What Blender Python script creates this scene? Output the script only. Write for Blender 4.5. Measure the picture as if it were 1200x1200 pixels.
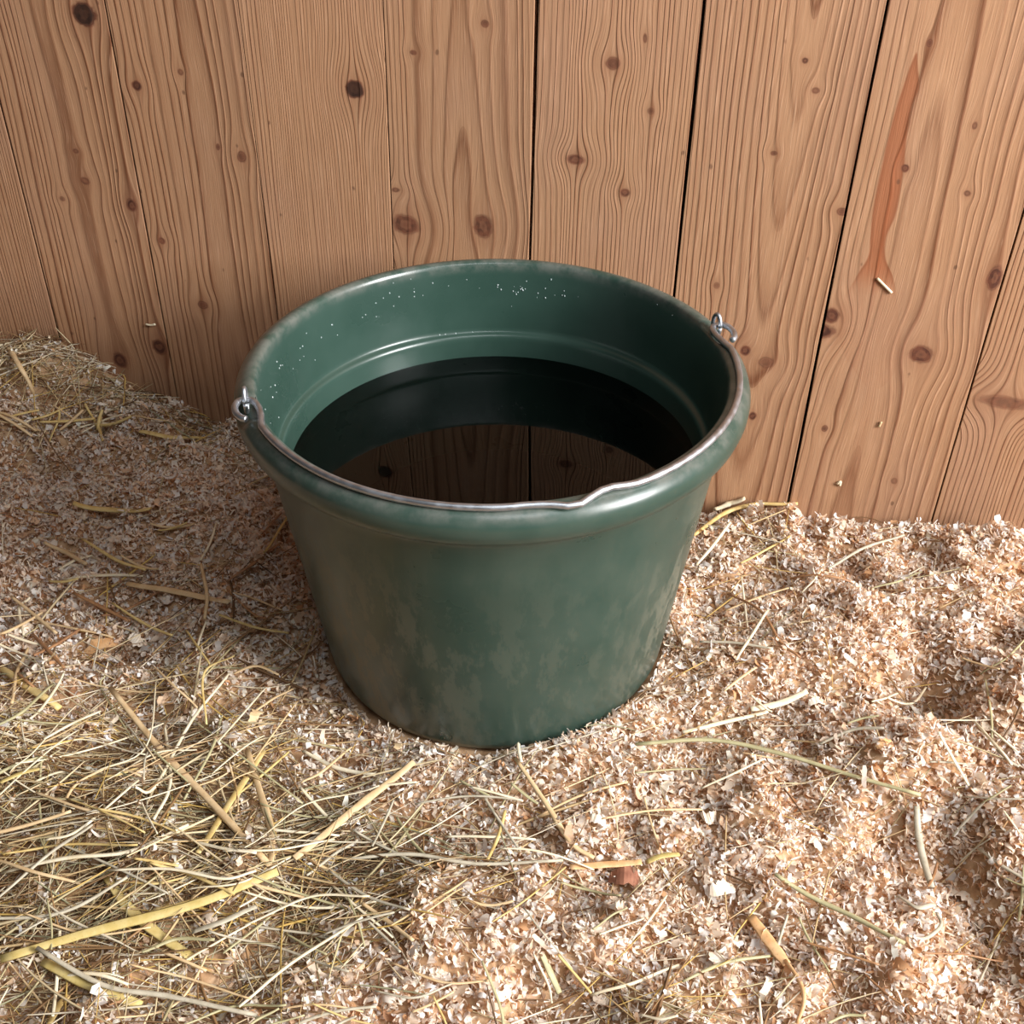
import bpy, bmesh, math, random
import numpy as np
from mathutils import Vector, Matrix

for o in list(bpy.data.objects):
    bpy.data.objects.remove(o)
sc = bpy.context.scene
C = sc.collection
random.seed(11)
RNG = np.random.default_rng(11)

# ------------------------------------------------------------------ camera
CAM = np.array([0.0, -0.7898, 0.7215])
PITCH, YAW, FPX = 0.64558, 0.01905, 1356.0
F = np.array([math.sin(YAW)*math.cos(PITCH), math.cos(YAW)*math.cos(PITCH), -math.sin(PITCH)])
R = np.array([math.cos(YAW), -math.sin(YAW), 0.0])
U = np.cross(R, F)
cd = bpy.data.cameras.new('camera')
cam = bpy.data.objects.new('camera', cd)
C.objects.link(cam)
cd.sensor_width = 36.0
cd.lens = FPX/1200*36.0
cd.clip_start = 0.01
cam.matrix_world = Matrix(((R[0], U[0], -F[0], CAM[0]), (R[1], U[1], -F[1], CAM[1]),
                           (R[2], U[2], -F[2], CAM[2]), (0, 0, 0, 1)))
sc.camera = cam

# ------------------------------------------------------------------ world and light
world = bpy.data.worlds.new('stable_ambient')
sc.world = world
world.use_nodes = True
bg = world.node_tree.nodes['Background']
bg.inputs[0].default_value = (0.95, 0.97, 1.0, 1)
bg.inputs[1].default_value = 0.04

def area(name, loc, aim, size, energy, col):
    l = bpy.data.lights.new(name, 'AREA')
    l.shape = 'RECTANGLE'
    l.size, l.size_y = size
    l.energy = energy
    l.color = col
    o = bpy.data.objects.new(name, l)
    C.objects.link(o)
    o.location = loc
    o.rotation_euler = (Vector(aim)-Vector(loc)).to_track_quat('-Z', 'Y').to_euler()
    return o
area('daylight_stable_door', (3.10, -2.00, 1.60), (0.0, 0.05, 0.1), (1.0, 1.0), 170, (1.0, 0.985, 0.97))
area('daylight_high_window', (1.40, -0.90, 1.35), (0.0, 0.15, 0.3), (0.6, 0.6), 30, (0.98, 0.99, 1.0))
area('daylight_skylight', (0.35, -1.15, 2.1), (0.0, -0.1, 0.1), (1.0, 0.7), 11, (0.93, 0.97, 1.0))

vs = sc.view_settings
vs.view_transform = 'Standard'
vs.look = 'None'
vs.gamma = 1.0
vs.use_curve_mapping = False
vs.exposure = 0.46

# ------------------------------------------------------------------ measuring helpers
def ray(x, y):
    return F*FPX + R*(x-600) - U*(y-600)
def atz(x, y, z):
    d = ray(x, y)
    return CAM + d*(z-CAM[2])/d[2]
WT = math.radians(15.5)
WN = np.array([math.sin(WT), math.cos(WT), 0.0])      # into the wall
WX = np.array([math.cos(WT), -math.sin(WT), 0.0])     # along the wall
WC = 0.2395                                           # distance of the board faces from the bucket axis
def atwall(x, y):
    d = ray(x, y)
    P = CAM + d*(WC-CAM@WN)/(d@WN)
    return float(P@WX), float(P[2])
def wallpoint(u, z, out=0.0):
    return WX*u + WN*(WC-out) + np.array([0, 0, z])

def tag(o, label=None, cat=None, group=None, kind=None):
    if label: o['label'] = label
    if cat: o['category'] = cat
    if group: o['group'] = group
    if kind: o['kind'] = kind
    return o
def link(name, me, mat=None, parent=None, smooth=True):
    o = bpy.data.objects.new(name, me)
    C.objects.link(o)
    if mat: me.materials.append(mat)
    if parent: o.parent = parent
    if smooth:
        me.polygons.foreach_set('use_smooth', [True]*len(me.polygons))
    return o
def pymesh(name, verts, faces):
    me = bpy.data.meshes.new(name)
    me.from_pydata([tuple(map(float, v)) for v in verts], [], faces)
    me.update()
    return me

# ------------------------------------------------------------------ node helpers
class NT:
    def __init__(s, tree): s.t = tree
    def n(s, typ, **kw):
        nd = s.t.nodes.new(typ)
        for k, v in kw.items(): setattr(nd, k, v)
        return nd
    def put(s, sock, v):
        if isinstance(v, bpy.types.NodeSocket): s.t.links.new(v, sock)
        elif v is not None: sock.default_value = v
    def m(s, op, a, b=None, c=None, clamp=False):
        nd = s.n('ShaderNodeMath', operation=op, use_clamp=clamp)
        s.put(nd.inputs[0], a)
        if b is not None: s.put(nd.inputs[1], b)
        if c is not None: s.put(nd.inputs[2], c)
        return nd.outputs[0]
    def xyz(s, x, y, z):
        nd = s.n('ShaderNodeCombineXYZ')
        for i, v in enumerate((x, y, z)): s.put(nd.inputs[i], v)
        return nd.outputs[0]
    def noise(s, vec, scale, detail=2.0, rough=0.5):
        nd = s.n('ShaderNodeTexNoise')
        s.put(nd.inputs['Vector'], vec)
        nd.inputs['Scale'].default_value = scale
        nd.inputs['Detail'].default_value = detail
        nd.inputs['Roughness'].default_value = rough
        return nd.outputs[0]
    def mix(s, f, a, b, mode='MIX'):
        nd = s.n('ShaderNodeMix', data_type='RGBA', blend_type=mode)
        nd.clamp_factor = True
        s.put(nd.inputs[0], f)
        s.put(nd.inputs[6], a if isinstance(a, bpy.types.NodeSocket) else (*a, 1))
        s.put(nd.inputs[7], b if isinstance(b, bpy.types.NodeSocket) else (*b, 1))
        return nd.outputs[2]
    def ramp(s, f, stops):
        nd = s.n('ShaderNodeValToRGB')
        cr = nd.color_ramp
        while len(cr.elements) < len(stops): cr.elements.new(0.5)
        for e, (p, c) in zip(cr.elements, stops):
            e.position = p
            e.color = (*c, 1) if isinstance(c, tuple) else (c, c, c, 1)
        s.put(nd.inputs[0], f)
        return nd.outputs[0]
    def smooth(s, v, a, b, to0=0.0, to1=1.0):
        nd = s.n('ShaderNodeMapRange', interpolation_type='SMOOTHSTEP')
        s.put(nd.inputs[0], v)
        for i, q in zip((1, 2, 3, 4), (a, b, to0, to1)): s.put(nd.inputs[i], q)
        return nd.outputs[0]
def new_mat(name):
    m = bpy.data.materials.new(name)
    m.use_nodes = True
    nt = NT(m.node_tree)
    return m, nt, m.node_tree.nodes['Principled BSDF']

# ------------------------------------------------------------------ pine board material
def knot_group():
    g = bpy.data.node_groups.new('knot_warp', 'ShaderNodeTree')
    for nm in ('X', 'Z', 'KX', 'KZ', 'RX', 'RZ', 'N', 'M'):
        g.interface.new_socket(nm, in_out='INPUT', socket_type='NodeSocketFloat')
    for nm in ('X', 'M', 'D'):
        g.interface.new_socket(nm, in_out='OUTPUT', socket_type='NodeSocketFloat')
    nt = NT(g)
    gi, go = nt.n('NodeGroupInput'), nt.n('NodeGroupOutput')
    X, Z, KX, KZ, RX, RZ, N, M = [gi.outputs[i] for i in range(8)]
    dx, dz = nt.m('SUBTRACT', X, KX), nt.m('SUBTRACT', Z, KZ)
    ax, az = nt.m('DIVIDE', dx, RX), nt.m('DIVIDE', dz, RZ)
    e1 = nt.m('POWER', nt.m('ABSOLUTE', nt.m('MULTIPLY', ax, 0.38)), 2.0)
    e2 = nt.m('POWER', nt.m('ABSOLUTE', nt.m('MULTIPLY', az, 0.26)), 2.0)
    gs = nt.m('EXPONENT', nt.m('MULTIPLY', nt.m('ADD', e1, e2), -1.0))
    xo = nt.m('SUBTRACT', X, nt.m('MULTIPLY', nt.m('MULTIPLY', gs, dx), 0.8))
    d = nt.m('SQRT', nt.m('ADD', nt.m('MULTIPLY', ax, ax), nt.m('MULTIPLY', az, az)))
    d = nt.m('ADD', d, nt.m('MULTIPLY', N, 0.55))
    mask = nt.smooth(d, 1.15, 0.75)
    nt.put(go.inputs[0], xo)
    nt.put(go.inputs[1], nt.m('MAXIMUM', M, mask))
    halo = nt.m('EXPONENT', nt.m('MULTIPLY', nt.m('MULTIPLY', d, d), -0.35))
    nt.put(go.inputs[2], halo)
    return g
KG = knot_group()

def pine(name, seed, knots, u0, d0, dk, spacing, tint=1.0, waver=1.0, streak=None, contrast=1.0):
    """knots: (x, z, rx, rz, darkness) in board metres; u0: pith line; d0 + dk*z: depth under the pith."""
    m, nt, bs = new_mat(name)
    tc = nt.n('ShaderNodeTexCoord')
    sp = nt.n('ShaderNodeSeparateXYZ')
    nt.put(sp.inputs[0], tc.outputs['Object'])
    X, Z = sp.outputs[0], sp.outputs[2]
    sx = seed*7.31
    wide = nt.noise(nt.xyz(nt.m('MULTIPLY', X, 9), sx, nt.m('MULTIPLY', Z, 2.2)), 1.0, 2)
    med = nt.noise(nt.xyz(nt.m('MULTIPLY', X, 55), sx+3, nt.m('MULTIPLY', Z, 9)), 1.0, 2)
    kn = nt.noise(nt.xyz(nt.m('MULTIPLY', X, 160), sx+5, nt.m('MULTIPLY', Z, 160)), 1.0, 2)
    knc = nt.m('SUBTRACT', kn, 0.5)
    x = nt.m('ADD', X, nt.m('MULTIPLY', nt.m('SUBTRACT', wide, 0.5), 0.026*waver))
    x = nt.m('ADD', x, nt.m('MULTIPLY', nt.m('SUBTRACT', med, 0.5), 0.0042*waver))
    M = None; halo = None
    for (kx, kz, rx, rz, dark) in knots:
        g = nt.n('ShaderNodeGroup'); g.node_tree = KG
        nt.put(g.inputs[0], x); nt.put(g.inputs[1], Z)
        for i, v in zip((2, 3, 4, 5), (kx, kz, rx, rz)): nt.put(g.inputs[i], v)
        nt.put(g.inputs[6], knc)
        g.inputs[7].default_value = 0.0
        x = g.outputs[0]
        mk = nt.m('MULTIPLY', g.outputs[1], dark)
        hk = nt.m('MULTIPLY', g.outputs[2], min(1.0, dark))
        M = mk if M is None else nt.m('MAXIMUM', M, mk)
        halo = hk if halo is None else nt.m('MAXIMUM', halo, hk)
    D = nt.m('ADD', nt.m('MULTIPLY', Z, dk), d0)
    D = nt.m('ADD', D, nt.m('MULTIPLY', nt.m('SUBTRACT', nt.noise(nt.xyz(sx, 1.0, nt.m('MULTIPLY', Z, 3.5)), 1.0, 1), 0.5), 0.008*waver))
    du = nt.m('SUBTRACT', x, u0)
    q = nt.m('SQRT', nt.m('ADD', nt.m('MULTIPLY', du, du), nt.m('MULTIPLY', D, D)))
    q = nt.m('ADD', q, nt.m('MULTIPLY', nt.noise(nt.xyz(nt.m('MULTIPLY', q, 45), sx, 0), 1.0, 1), 0.016))
    ph = nt.m('DIVIDE', q, spacing)
    fr = nt.m('FRACT', ph)
    idx = nt.m('FLOOR', ph)
    ringrand = nt.n('ShaderNodeTexWhiteNoise', noise_dimensions='1D')
    nt.put(ringrand.inputs['W'], nt.m('ADD', idx, sx))
    line = nt.ramp(fr, [(0.0, 0.25), (0.12, 0.0), (0.45, 0.12), (0.74, 0.45), (0.90, 1.0), (1.0, 0.5)])
    line = nt.m('MULTIPLY', line, nt.m('ADD', nt.m('MULTIPLY', ringrand.outputs[0], 0.75), 0.35))
    line = nt.m('MULTIPLY', line, contrast*1.25, clamp=True)
    fib = nt.noise(nt.xyz(nt.m('MULTIPLY', x, 900), sx, nt.m('MULTIPLY', Z, 26)), 1.0, 3, 0.6)
    blot = nt.noise(nt.xyz(nt.m('MULTIPLY', X, 14), sx+9, nt.m('MULTIPLY', Z, 6)), 1.0, 3, 0.55)
    col = nt.mix(line, (0.43*tint, 0.236*tint, 0.128*tint), (0.165*tint, 0.060*tint, 0.025*tint))
    col = nt.mix(nt.smooth(blot, 0.40, 0.72, 0, 0.45), col, (0.36*tint, 0.200*tint, 0.125*tint))
    col = nt.mix(nt.smooth(blot, 0.45, 0.22, 0, 0.35), col, (0.41*tint, 0.21*tint, 0.108*tint))
    col = nt.mix(nt.smooth(fib, 0.50, 0.78, 0, 0.75), col, (0.52*tint, 0.305*tint, 0.185*tint))
    col = nt.mix(nt.smooth(fib, 0.48, 0.20, 0, 0.65), col, (0.26*tint, 0.125*tint, 0.07*tint))
    if streak:
        z0, z1, x0, x1, pts, col_s, amt, soft = streak
        zz = nt.m('DIVIDE', nt.m('SUBTRACT', Z, z0), z1-z0, clamp=True)
        def curve(vals):
            fc = nt.n('ShaderNodeFloatCurve')
            cv = fc.mapping.curves[0]
            ps = [((a-z0)/(z1-z0), (b-x0)/(x1-x0)) for a, b in vals]
            cv.points[0].location = ps[0]; cv.points[1].location = ps[-1]
            for p in ps[1:-1]: cv.points.new(*p)
            fc.mapping.update()
            nt.put(fc.inputs['Value'], zz)
            return nt.m('ADD', nt.m('MULTIPLY', fc.outputs[0], x1-x0), x0)
        L = curve([(p[0], p[1]) for p in pts]); Rr = curve([(p[0], p[2]) for p in pts])
        Xn = nt.m('ADD', X, nt.m('MULTIPLY', nt.m('SUBTRACT', med, 0.5), 0.004))
        inl = nt.smooth(nt.m('SUBTRACT', Xn, L), -soft, soft)
        inr = nt.smooth(nt.m('SUBTRACT', Rr, Xn), -soft, soft)
        wid = nt.smooth(nt.m('SUBTRACT', Rr, L), 0.0, 0.002)
        sm = nt.m('MULTIPLY', nt.m('MULTIPLY', inl, inr), wid)
        edge = nt.m('MULTIPLY', sm, nt.m('SUBTRACT', 1.0, nt.m('MULTIPLY', nt.smooth(nt.m('SUBTRACT', Xn, L), 0.0, 0.004), nt.smooth(nt.m('SUBTRACT', Rr, Xn), 0.0, 0.004))))
        fade = nt.smooth(Z, atwall(1035, 352)[1], atwall(1035, 312)[1], 0.10, 1.0)
        sm = nt.m('MULTIPLY', sm, fade)
        edge = nt.m('MULTIPLY', edge, fade)
        col = nt.mix(nt.m('MULTIPLY', sm, amt), col, col_s)
        col = nt.mix(nt.m('MULTIPLY', edge, 0.5), col, (0.16, 0.05, 0.02))
    spk = nt.n('ShaderNodeTexVoronoi')
    nt.put(spk.inputs['Vector'], nt.xyz(nt.m('MULTIPLY', X, 62), sx, nt.m('MULTIPLY', Z, 40)))
    spk.inputs['Scale'].default_value = 1.0
    sepc = nt.n('ShaderNodeSeparateColor'); nt.put(sepc.inputs[0], spk.outputs['Color'])
    rare = nt.m('GREATER_THAN', sepc.outputs[0], 0.80)
    dot = nt.m('MULTIPLY', nt.smooth(nt.m('ADD', spk.outputs['Distance'], nt.m('MULTIPLY', knc, 0.15)), 0.13, 0.05), rare)
    col = nt.mix(nt.m('MULTIPLY', dot, 0.65), col, (0.10, 0.045, 0.025))
    if M is not None:
        col = nt.mix(nt.m('MULTIPLY', halo, 0.42), col, (0.25, 0.10, 0.05))
        kc = nt.mix(nt.smooth(kn, 0.3, 0.7), (0.16, 0.055, 0.030), (0.075, 0.026, 0.016))
        kr = nt.m('SINE', nt.m('MULTIPLY', halo, 34.0))
        kc = nt.mix(nt.smooth(kr, 0.2, 1.0, 0, 0.5), kc, (0.24, 0.10, 0.055))
        kc = nt.mix(nt.m('SUBTRACT', M, 1.0, clamp=True), kc, (0.012, 0.010, 0.008))
        col = nt.mix(nt.m('MULTIPLY', M, 0.9, clamp=True), col, kc)
    bs.inputs['Base Color'].default_value = (0.5, 0.3, 0.2, 1)
    nt.put(bs.inputs['Base Color'], col)
    bs.inputs['Roughness'].default_value = 0.62
    bs.inputs['Specular IOR Level'].default_value = 0.28
    hgt = nt.m('ADD', nt.m('MULTIPLY', line, 0.8), nt.m('MULTIPLY', fib, 0.5))
    bp = nt.n('ShaderNodeBump')
    bp.inputs['Strength'].default_value = 0.6
    bp.inputs['Distance'].default_value = 0.0010
    nt.put(bp.inputs['Height'], hgt)
    nt.put(bs.inputs['Normal'], bp.outputs[0])
    return m

# ------------------------------------------------------------------ wall of upright boards
mdark, nt, bs = new_mat('dark_backing')
nz = nt.noise(nt.n('ShaderNodeTexCoord').outputs['Object'], 20, 2)
nt.put(bs.inputs['Base Color'], nt.mix(nz, (0.020, 0.012, 0.008), (0.035, 0.02, 0.012)))
bs.inputs['Roughness'].default_value = 0.9

def box_bm(bm, x0, x1, y0, y1, z0, z1):
    vs_ = [bm.verts.new(p) for p in ((x0,y0,z0),(x1,y0,z0),(x1,y1,z0),(x0,y1,z0),(x0,y0,z1),(x1,y0,z1),(x1,y1,z1),(x0,y1,z1))]
    for f in ((0,3,2,1),(4,5,6,7),(0,1,5,4),(1,2,6,5),(2,3,7,6),(3,0,4,7)): bm.faces.new([vs_[i] for i in f])

ZB, ZT = -0.06, 1.75
bm = bmesh.new(); box_bm(bm, -1.75, 1.75, 0.024, 0.05, ZB, ZT)
me = bpy.data.meshes.new('wall_back'); bm.to_mesh(me); bm.free()
wall = link('wall_back', me, mdark, smooth=False)
wall.matrix_world = Matrix(((WX[0], WN[0], 0, WN[0]*WC), (WX[1], WN[1], 0, WN[1]*WC), (0, 0, 1, 0), (0, 0, 0, 1)))
tag(wall, 'stable wall of upright brown pine boards behind the bucket', kind='structure')

px_lines = [((0,100),(68,385)), ((130,0),(208,465)), ((288,0),(327,365)), ((460,0),(466,305)),
            ((640,0),(626,300)), ((835,0),(795,335)), ((1052,0),(928,568)), ((1200,270),(1095,600))]
lines = []                                    # (u at z=0, slope du/dz)
for a, b in px_lines:
    ua, za = atwall(*a); ub, zb = atwall(*b)
    s = (ua-ub)/(za-zb)
    lines.append((ub-s*zb, s))
gaps = [0.0030, 0.0020, 0.0016, 0.0016, 0.0011, 0.0026, 0.0030, 0.0015]
for k in range(5):
    lines.insert(0, (lines[0][0]-0.139, 0.028)); gaps.insert(0, 0.002)
    lines.append((lines[-1][0]+0.139, 0.031)); gaps.append(0.002)
NL = 5
# knots by pixel (x, y, radius x, radius y, darkness); sorted to boards below
PXK = [(108,17,13,15,1.7),(107,213,6,5,.8),(160,240,6,8,1.1),(97,178,4,3,.8),(140,422,8,9,1.2),(187,406,9,9,1.2),(78,234,4,3,.7),
       (165,102,6,6,1.3),(285,183,6,7,.9),(257,172,3,4,.9),(190,283,5,4,1.0),(240,358,6,5,.9),(215,85,3,4,.8),
       (425,105,11,11,1.7),
       (482,265,17,12,1.0),(572,265,14,15,1.0),(582,28,5,5,.9),(500,64,4,3,.9),(475,225,4,3,.8),
       (727,75,9,8,.95),(683,188,10,6,1.0),(737,226,6,5,1.0),(766,45,3,6,.8),(770,130,4,4,.7),
       (951,71,4,4,1.0),(963,106,5,4,.8),(915,180,4,3,.9),(876,411,6,6,1.1),(898,424,12,7,.7),(883,487,5,5,1.1),(991,247,7,5,.9),(844,335,4,4,.7),
       (978,371,9,9,1.15),(969,389,9,9,1.15),(1083,415,15,11,1.1),(1068,198,5,5,1.1),(1157,148,4,5,.8),(1102,52,4,5,.9),(1147,227,5,4,.8),(1172,325,9,16,1.1),(972,503,4,4,.9),(1050,563,4,4,.6),
       (1180,472,34,8,.75)]
board_par = {  # visible boards: u0, d0, dk, spacing, tint, waver, contrast
    0: (0.30, 0.02, 0.0, 0.0042, 0.97, 0.6, 0.9),
    1: (0.005, 0.024, -0.012, 0.0062, 1.0, 1.0, 0.9),
    2: (0.012, 0.020, 0.010, 0.0068, 0.97, 1.0, 1.0),
    3: (0.32, 0.02, 0.0, 0.0030, 1.03, 0.35, 0.7),
    4: (-0.004, 0.022, 0.030, 0.0060, 1.0, 0.9, 0.75),
    5: (0.26, 0.02, 0.0, 0.0040, 1.02, 0.5, 0.8),
    6: (-0.008, 0.036, -0.045, 0.0052, 1.0, 0.55, 0.85),
    7: (-0.014, 0.030, 0.022, 0.0066, 1.0, 1.0, 0.95),
    8: (0.25, 0.02, 0.0, 0.0046, 0.95, 0.6, 0.9)}
rs = random.Random(5)
for i in range(len(lines)-1):
    (a0, s0), (b0, s1) = lines[i], lines[i+1]
    k = i-NL+1                     # index of the board among those in view (0 = leftmost)
    mid0, ms = (a0+b0)/2, (s0+s1)/2
    def left(z): return a0 + s0*z + gaps[i]/2 - (mid0+ms*z)
    def right(z): return b0 + s1*z - gaps[i+1]/2 - (mid0+ms*z)
    prd = {0: -0.0004, 1: 0.0000, 2: 0.0003, 3: 0.0005, 4: 0.0006, 5: 0.0007, 6: 0.0008, 7: 0.0011, 8: 0.0012}.get(k, rs.uniform(-.001, .001))
    nzv, bev, TH = 24, 0.0005, 0.022
    verts, faces = [], []
    for j in range(nzv+1):
        z = ZB + (ZT-ZB)*j/nzv
        l, r = left(z), right(z)
        wl, wr = rs.uniform(-.00025, .00025), rs.uniform(-.00025, .00025)
        row = [(l+wl, TH), (l+wl, bev), (l+wl+bev*.3, bev*.3), (l+wl+bev, 0), ((l+r)/2, 0.0002), (r+wr-bev, 0), (r+wr-bev*.3, bev*.3), (r+wr, bev), (r+wr, TH)]
        verts += [(x_, y_, z) for x_, y_ in row]
    for j in range(nzv):
        for q_ in range(8):
            a = j*9+q_
            faces.append((a, a+1, a+10, a+9))
    faces.append(tuple(range(8, -1, -1))); faces.append(tuple(range(nzv*9, nzv*9+9)))
    me = pymesh('board', verts, faces)
    kns = []
    for (px, py, rx, ry, dk_) in PXK:
        u, z = atwall(px, py)
        if a0+s0*z <= u < b0+s1*z:
            u2, _ = atwall(px+1, py); _, z2 = atwall(px, py+1)
            kns.append((u-(mid0+ms*z), z, abs(u2-u)*rx, abs(z2-z)*ry, dk_))
    streak = None
    if k == 7:
        rows = [(62,1084,1085),(80,1076,1086),(100,1069,1087),(130,1059,1077),(200,1041,1066),(250,1030,1056),(280,1027,1044),(300,1024,1043),(325,1009,1054),(360,990,1058),(400,988,1060),(435,1005,1050),(455,1020,1032)]
        pts = []
        for (py, xl, xr) in rows[::-1]:
            ul, zl = atwall(xl, py); ur, _ = atwall(xr, py)
            pts.append((zl, ul-(mid0+ms*zl), ur-(mid0+ms*zl)))
        streak = (pts[0][0], pts[-1][0], -0.08, 0.08, pts, (0.30, 0.088, 0.032), 0.72, 0.0010)
    if k in board_par:
        u0, d0, dk, spc, tint, wav, con = board_par[k]
        if k == 6: u0 = atwall(914, 287)[0]-(mid0+ms*atwall(914, 287)[1]); d0 = 0.030+0.045*atwall(914, 287)[1]
        if k == 4: u0 = atwall(552, 208)[0]-(mid0+ms*atwall(552, 208)[1]); d0 = 0.030-0.030*atwall(552, 208)[1]
    else:
        u0, d0, dk, spc, tint, wav, con = rs.choice([0.3, 0.01, -0.02]), 0.03, rs.uniform(-.03, .03), rs.uniform(.004, .0065), rs.uniform(.95, 1.03), 0.8, 0.9
        kns = [(rs.uniform(-.05, .05), rs.uniform(0.1, 1.4), rs.uniform(.005, .011), rs.uniform(.005, .011), rs.uniform(.7, 1.2)) for _ in range(4)]
    kns += [(rs.uniform(-.05, .05), rs.uniform(0.62, 1.6), rs.uniform(.005, .011), rs.uniform(.005, .011), rs.uniform(.7, 1.2)) for _ in range(2)]
    mat = pine('pine_board_%d' % i, i+1, kns, u0, d0, dk, spc, tint, wav, streak, con)
    o = link('board', me, mat, wall, smooth=False)
    ang = math.atan(ms)
    # shear of the board is small: keep the mesh upright in its own frame and tilt the frame
    o.matrix_local = Matrix(((1, 0, ms, mid0), (0, 1, 0, -prd), (0, 0, 1, 0), (0, 0, 0, 1)))

# ------------------------------------------------------------------ height of the bedding
def vnoise(x, y, cell, seed):
    g = np.random.default_rng(seed).random((97, 97))
    fx, fy = np.asarray(x)/cell+31.3, np.asarray(y)/cell+37.7
    ix, iy = np.floor(fx).astype(int), np.floor(fy).astype(int)
    tx, ty = fx-ix, fy-iy
    tx, ty = tx*tx*(3-2*tx), ty*ty*(3-2*ty)
    ix %= 96; iy %= 96
    return (g[ix, iy]*(1-tx)+g[ix+1, iy]*tx)*(1-ty)+(g[ix, iy+1]*(1-tx)+g[ix+1, iy+1]*tx)*ty - 0.5
def gauss(x, y, px, py, s, sy=None, z=0.02):
    P = atz(px, py, z)
    return np.exp(-((x-P[0])/s)**2-((y-P[1])/(sy or s))**2)
def height(x, y):
    x = np.asarray(x, float); y = np.asarray(y, float)
    r = np.hypot(x, y)
    h = 0.034*vnoise(x, y, .17, 1) + 0.030*vnoise(x, y, .075, 2) + 0.024*vnoise(x, y, .035, 3) + 0.016*vnoise(x, y, .016, 4)
    near = np.clip((r-.15)/.16, 0, 1)
    h = h*(0.35+0.65*near)
    h = h + 0.004*np.exp(-((r-.17)/.05)**2)
    dwall = WC - (x*WN[0]+y*WN[1])
    uw = x*WX[0]+y*WX[1]
    h = h + 0.018*np.clip((x-.18)/.25, 0, 1)*near
    h = h + 0.012*np.exp(-(dwall/.12)**2)*near
    h = h + 0.066*np.exp(-((uw+.62)/.13)**2-(dwall/.10)**2)
    h = h + 0.022*gauss(x, y, 110, 550, .10, .08)
    h = h - 0.060*gauss(x, y, 1105, 800, .040, .035)
    h = h + 0.020*gauss(x, y, 1065, 885, .05, .03) - 0.022*gauss(x, y, 1120, 960, .02, .08)
    h = h + 0.018*gauss(x, y, 640, 1080, .12, .05) + 0.012*gauss(x, y, 960, 700, .07, .05)
    h = h - 0.020*gauss(x, y, 380, 830, .05, .05) - 0.015*gauss(x, y, 830, 690, .035, .05)
    h = h - 0.015*gauss(x, y, 720, 1020, .06, .018) - 0.012*gauss(x, y, 440, 950, .07, .04)
    h = h - 0.030*np.exp(-(dwall/.020)**2)*np.clip((uw-.10)/.12, 0, 1)
    return h - 0.001

# how much hay covers a spot (0 shavings .. 1 hay)
def px_of(x, y, z=0.01):
    dx, dy, dz = x-CAM[0], y-CAM[1], z-CAM[2]
    d = dx*F[0]+dy*F[1]+dz*F[2]
    return 600+FPX*(dx*R[0]+dy*R[1]+dz*R[2])/d, 600-FPX*(dx*U[0]+dy*U[1]+dz*U[2])/d
HAYP = atz(120, 1010, 0.01)
def hayness(x, y):
    v = np.exp(-((x-HAYP[0]+.06)/.25)**2-((y-HAYP[1]-.02)/.17)**2)*1.15
    v = v + 0.55*np.exp(-((x+.12)/.10)**2-((y+.27)/.06)**2)
    v = v + 0.50*np.exp(-((x-.12)/.10)**2-((y+.385)/.03)**2)
    dwall = WC - (x*WN[0]+y*WN[1])
    v = v + 1.0*np.exp(-((x+.5)/.20)**2-((dwall-.02)/.06)**2)
    v = v + 0.45*np.exp(-((x-.24)/.05)**2-((y-.10)/.05)**2)
    return np.clip(v+0.35*vnoise(x, y, .06, 8), 0, 1)

def attr_material(name, rough, transl, bump=0.0, spec=0.3):
    m, nt, bs = new_mat(name)
    at = nt.n('ShaderNodeAttribute', attribute_name='tone')
    tcx = nt.n('ShaderNodeTexCoord')
    nz = nt.noise(tcx.outputs['Object'], 420, 2)
    col = nt.mix(nt.smooth(nz, 0.35, 0.75, 0.0, 0.15), at.outputs['Color'], (0.5, 0.35, 0.22), 'MULTIPLY')
    nt.put(bs.inputs['Base Color'], col)
    bs.inputs['Roughness'].default_value = rough
    bs.inputs['Specular IOR Level'].default_value = spec
    tr = nt.n('ShaderNodeBsdfTranslucent')
    nt.put(tr.inputs['Color'], nt.mix(0.7, col, (0.95, 0.52, 0.24), 'MULTIPLY'))
    mx = nt.n('ShaderNodeMixShader')
    mx.inputs[0].default_value = transl
    out = m.node_tree.nodes['Material Output']
    nt.put(mx.inputs[1], bs.outputs[0]); nt.put(mx.inputs[2], tr.outputs[0])
    nt.put(out.inputs['Surface'], mx.outputs[0])
    return m

# ------------------------------------------------------------------ floor under the bedding
mfl, nt, bs = new_mat('packed_bedding_floor')
tcx = nt.n('ShaderNodeTexCoord')
nz = nt.noise(tcx.outputs['Object'], 60, 6, 0.7)
nt.put(bs.inputs['Base Color'], nt.ramp(nz, [(0.3, (0.20, 0.10, 0.045)), (0.5, (0.42, 0.25, 0.13)), (0.72, (0.62, 0.43, 0.27))]))
bs.inputs['Roughness'].default_value = 0.9
nx, ny = 260, 190
gx = np.linspace(-1.5, 1.5, nx); gy = np.linspace(-1.35, 0.85, ny)
GX, GY = np.meshgrid(gx, gy, indexing='ij')
GZ = height(GX, GY)-0.004
GZ = np.where(np.hypot(GX, GY) < .15, -0.012, GZ)
idx = np.arange(nx*ny).reshape(nx, ny)
inw = (GX*WN[0]+GY*WN[1]) < WC+0.03
keep = inw[:-1, :-1]
q = np.stack([idx[:-1, :-1], idx[1:, :-1], idx[1:, 1:], idx[:-1, 1:]], -1)[keep]
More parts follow.
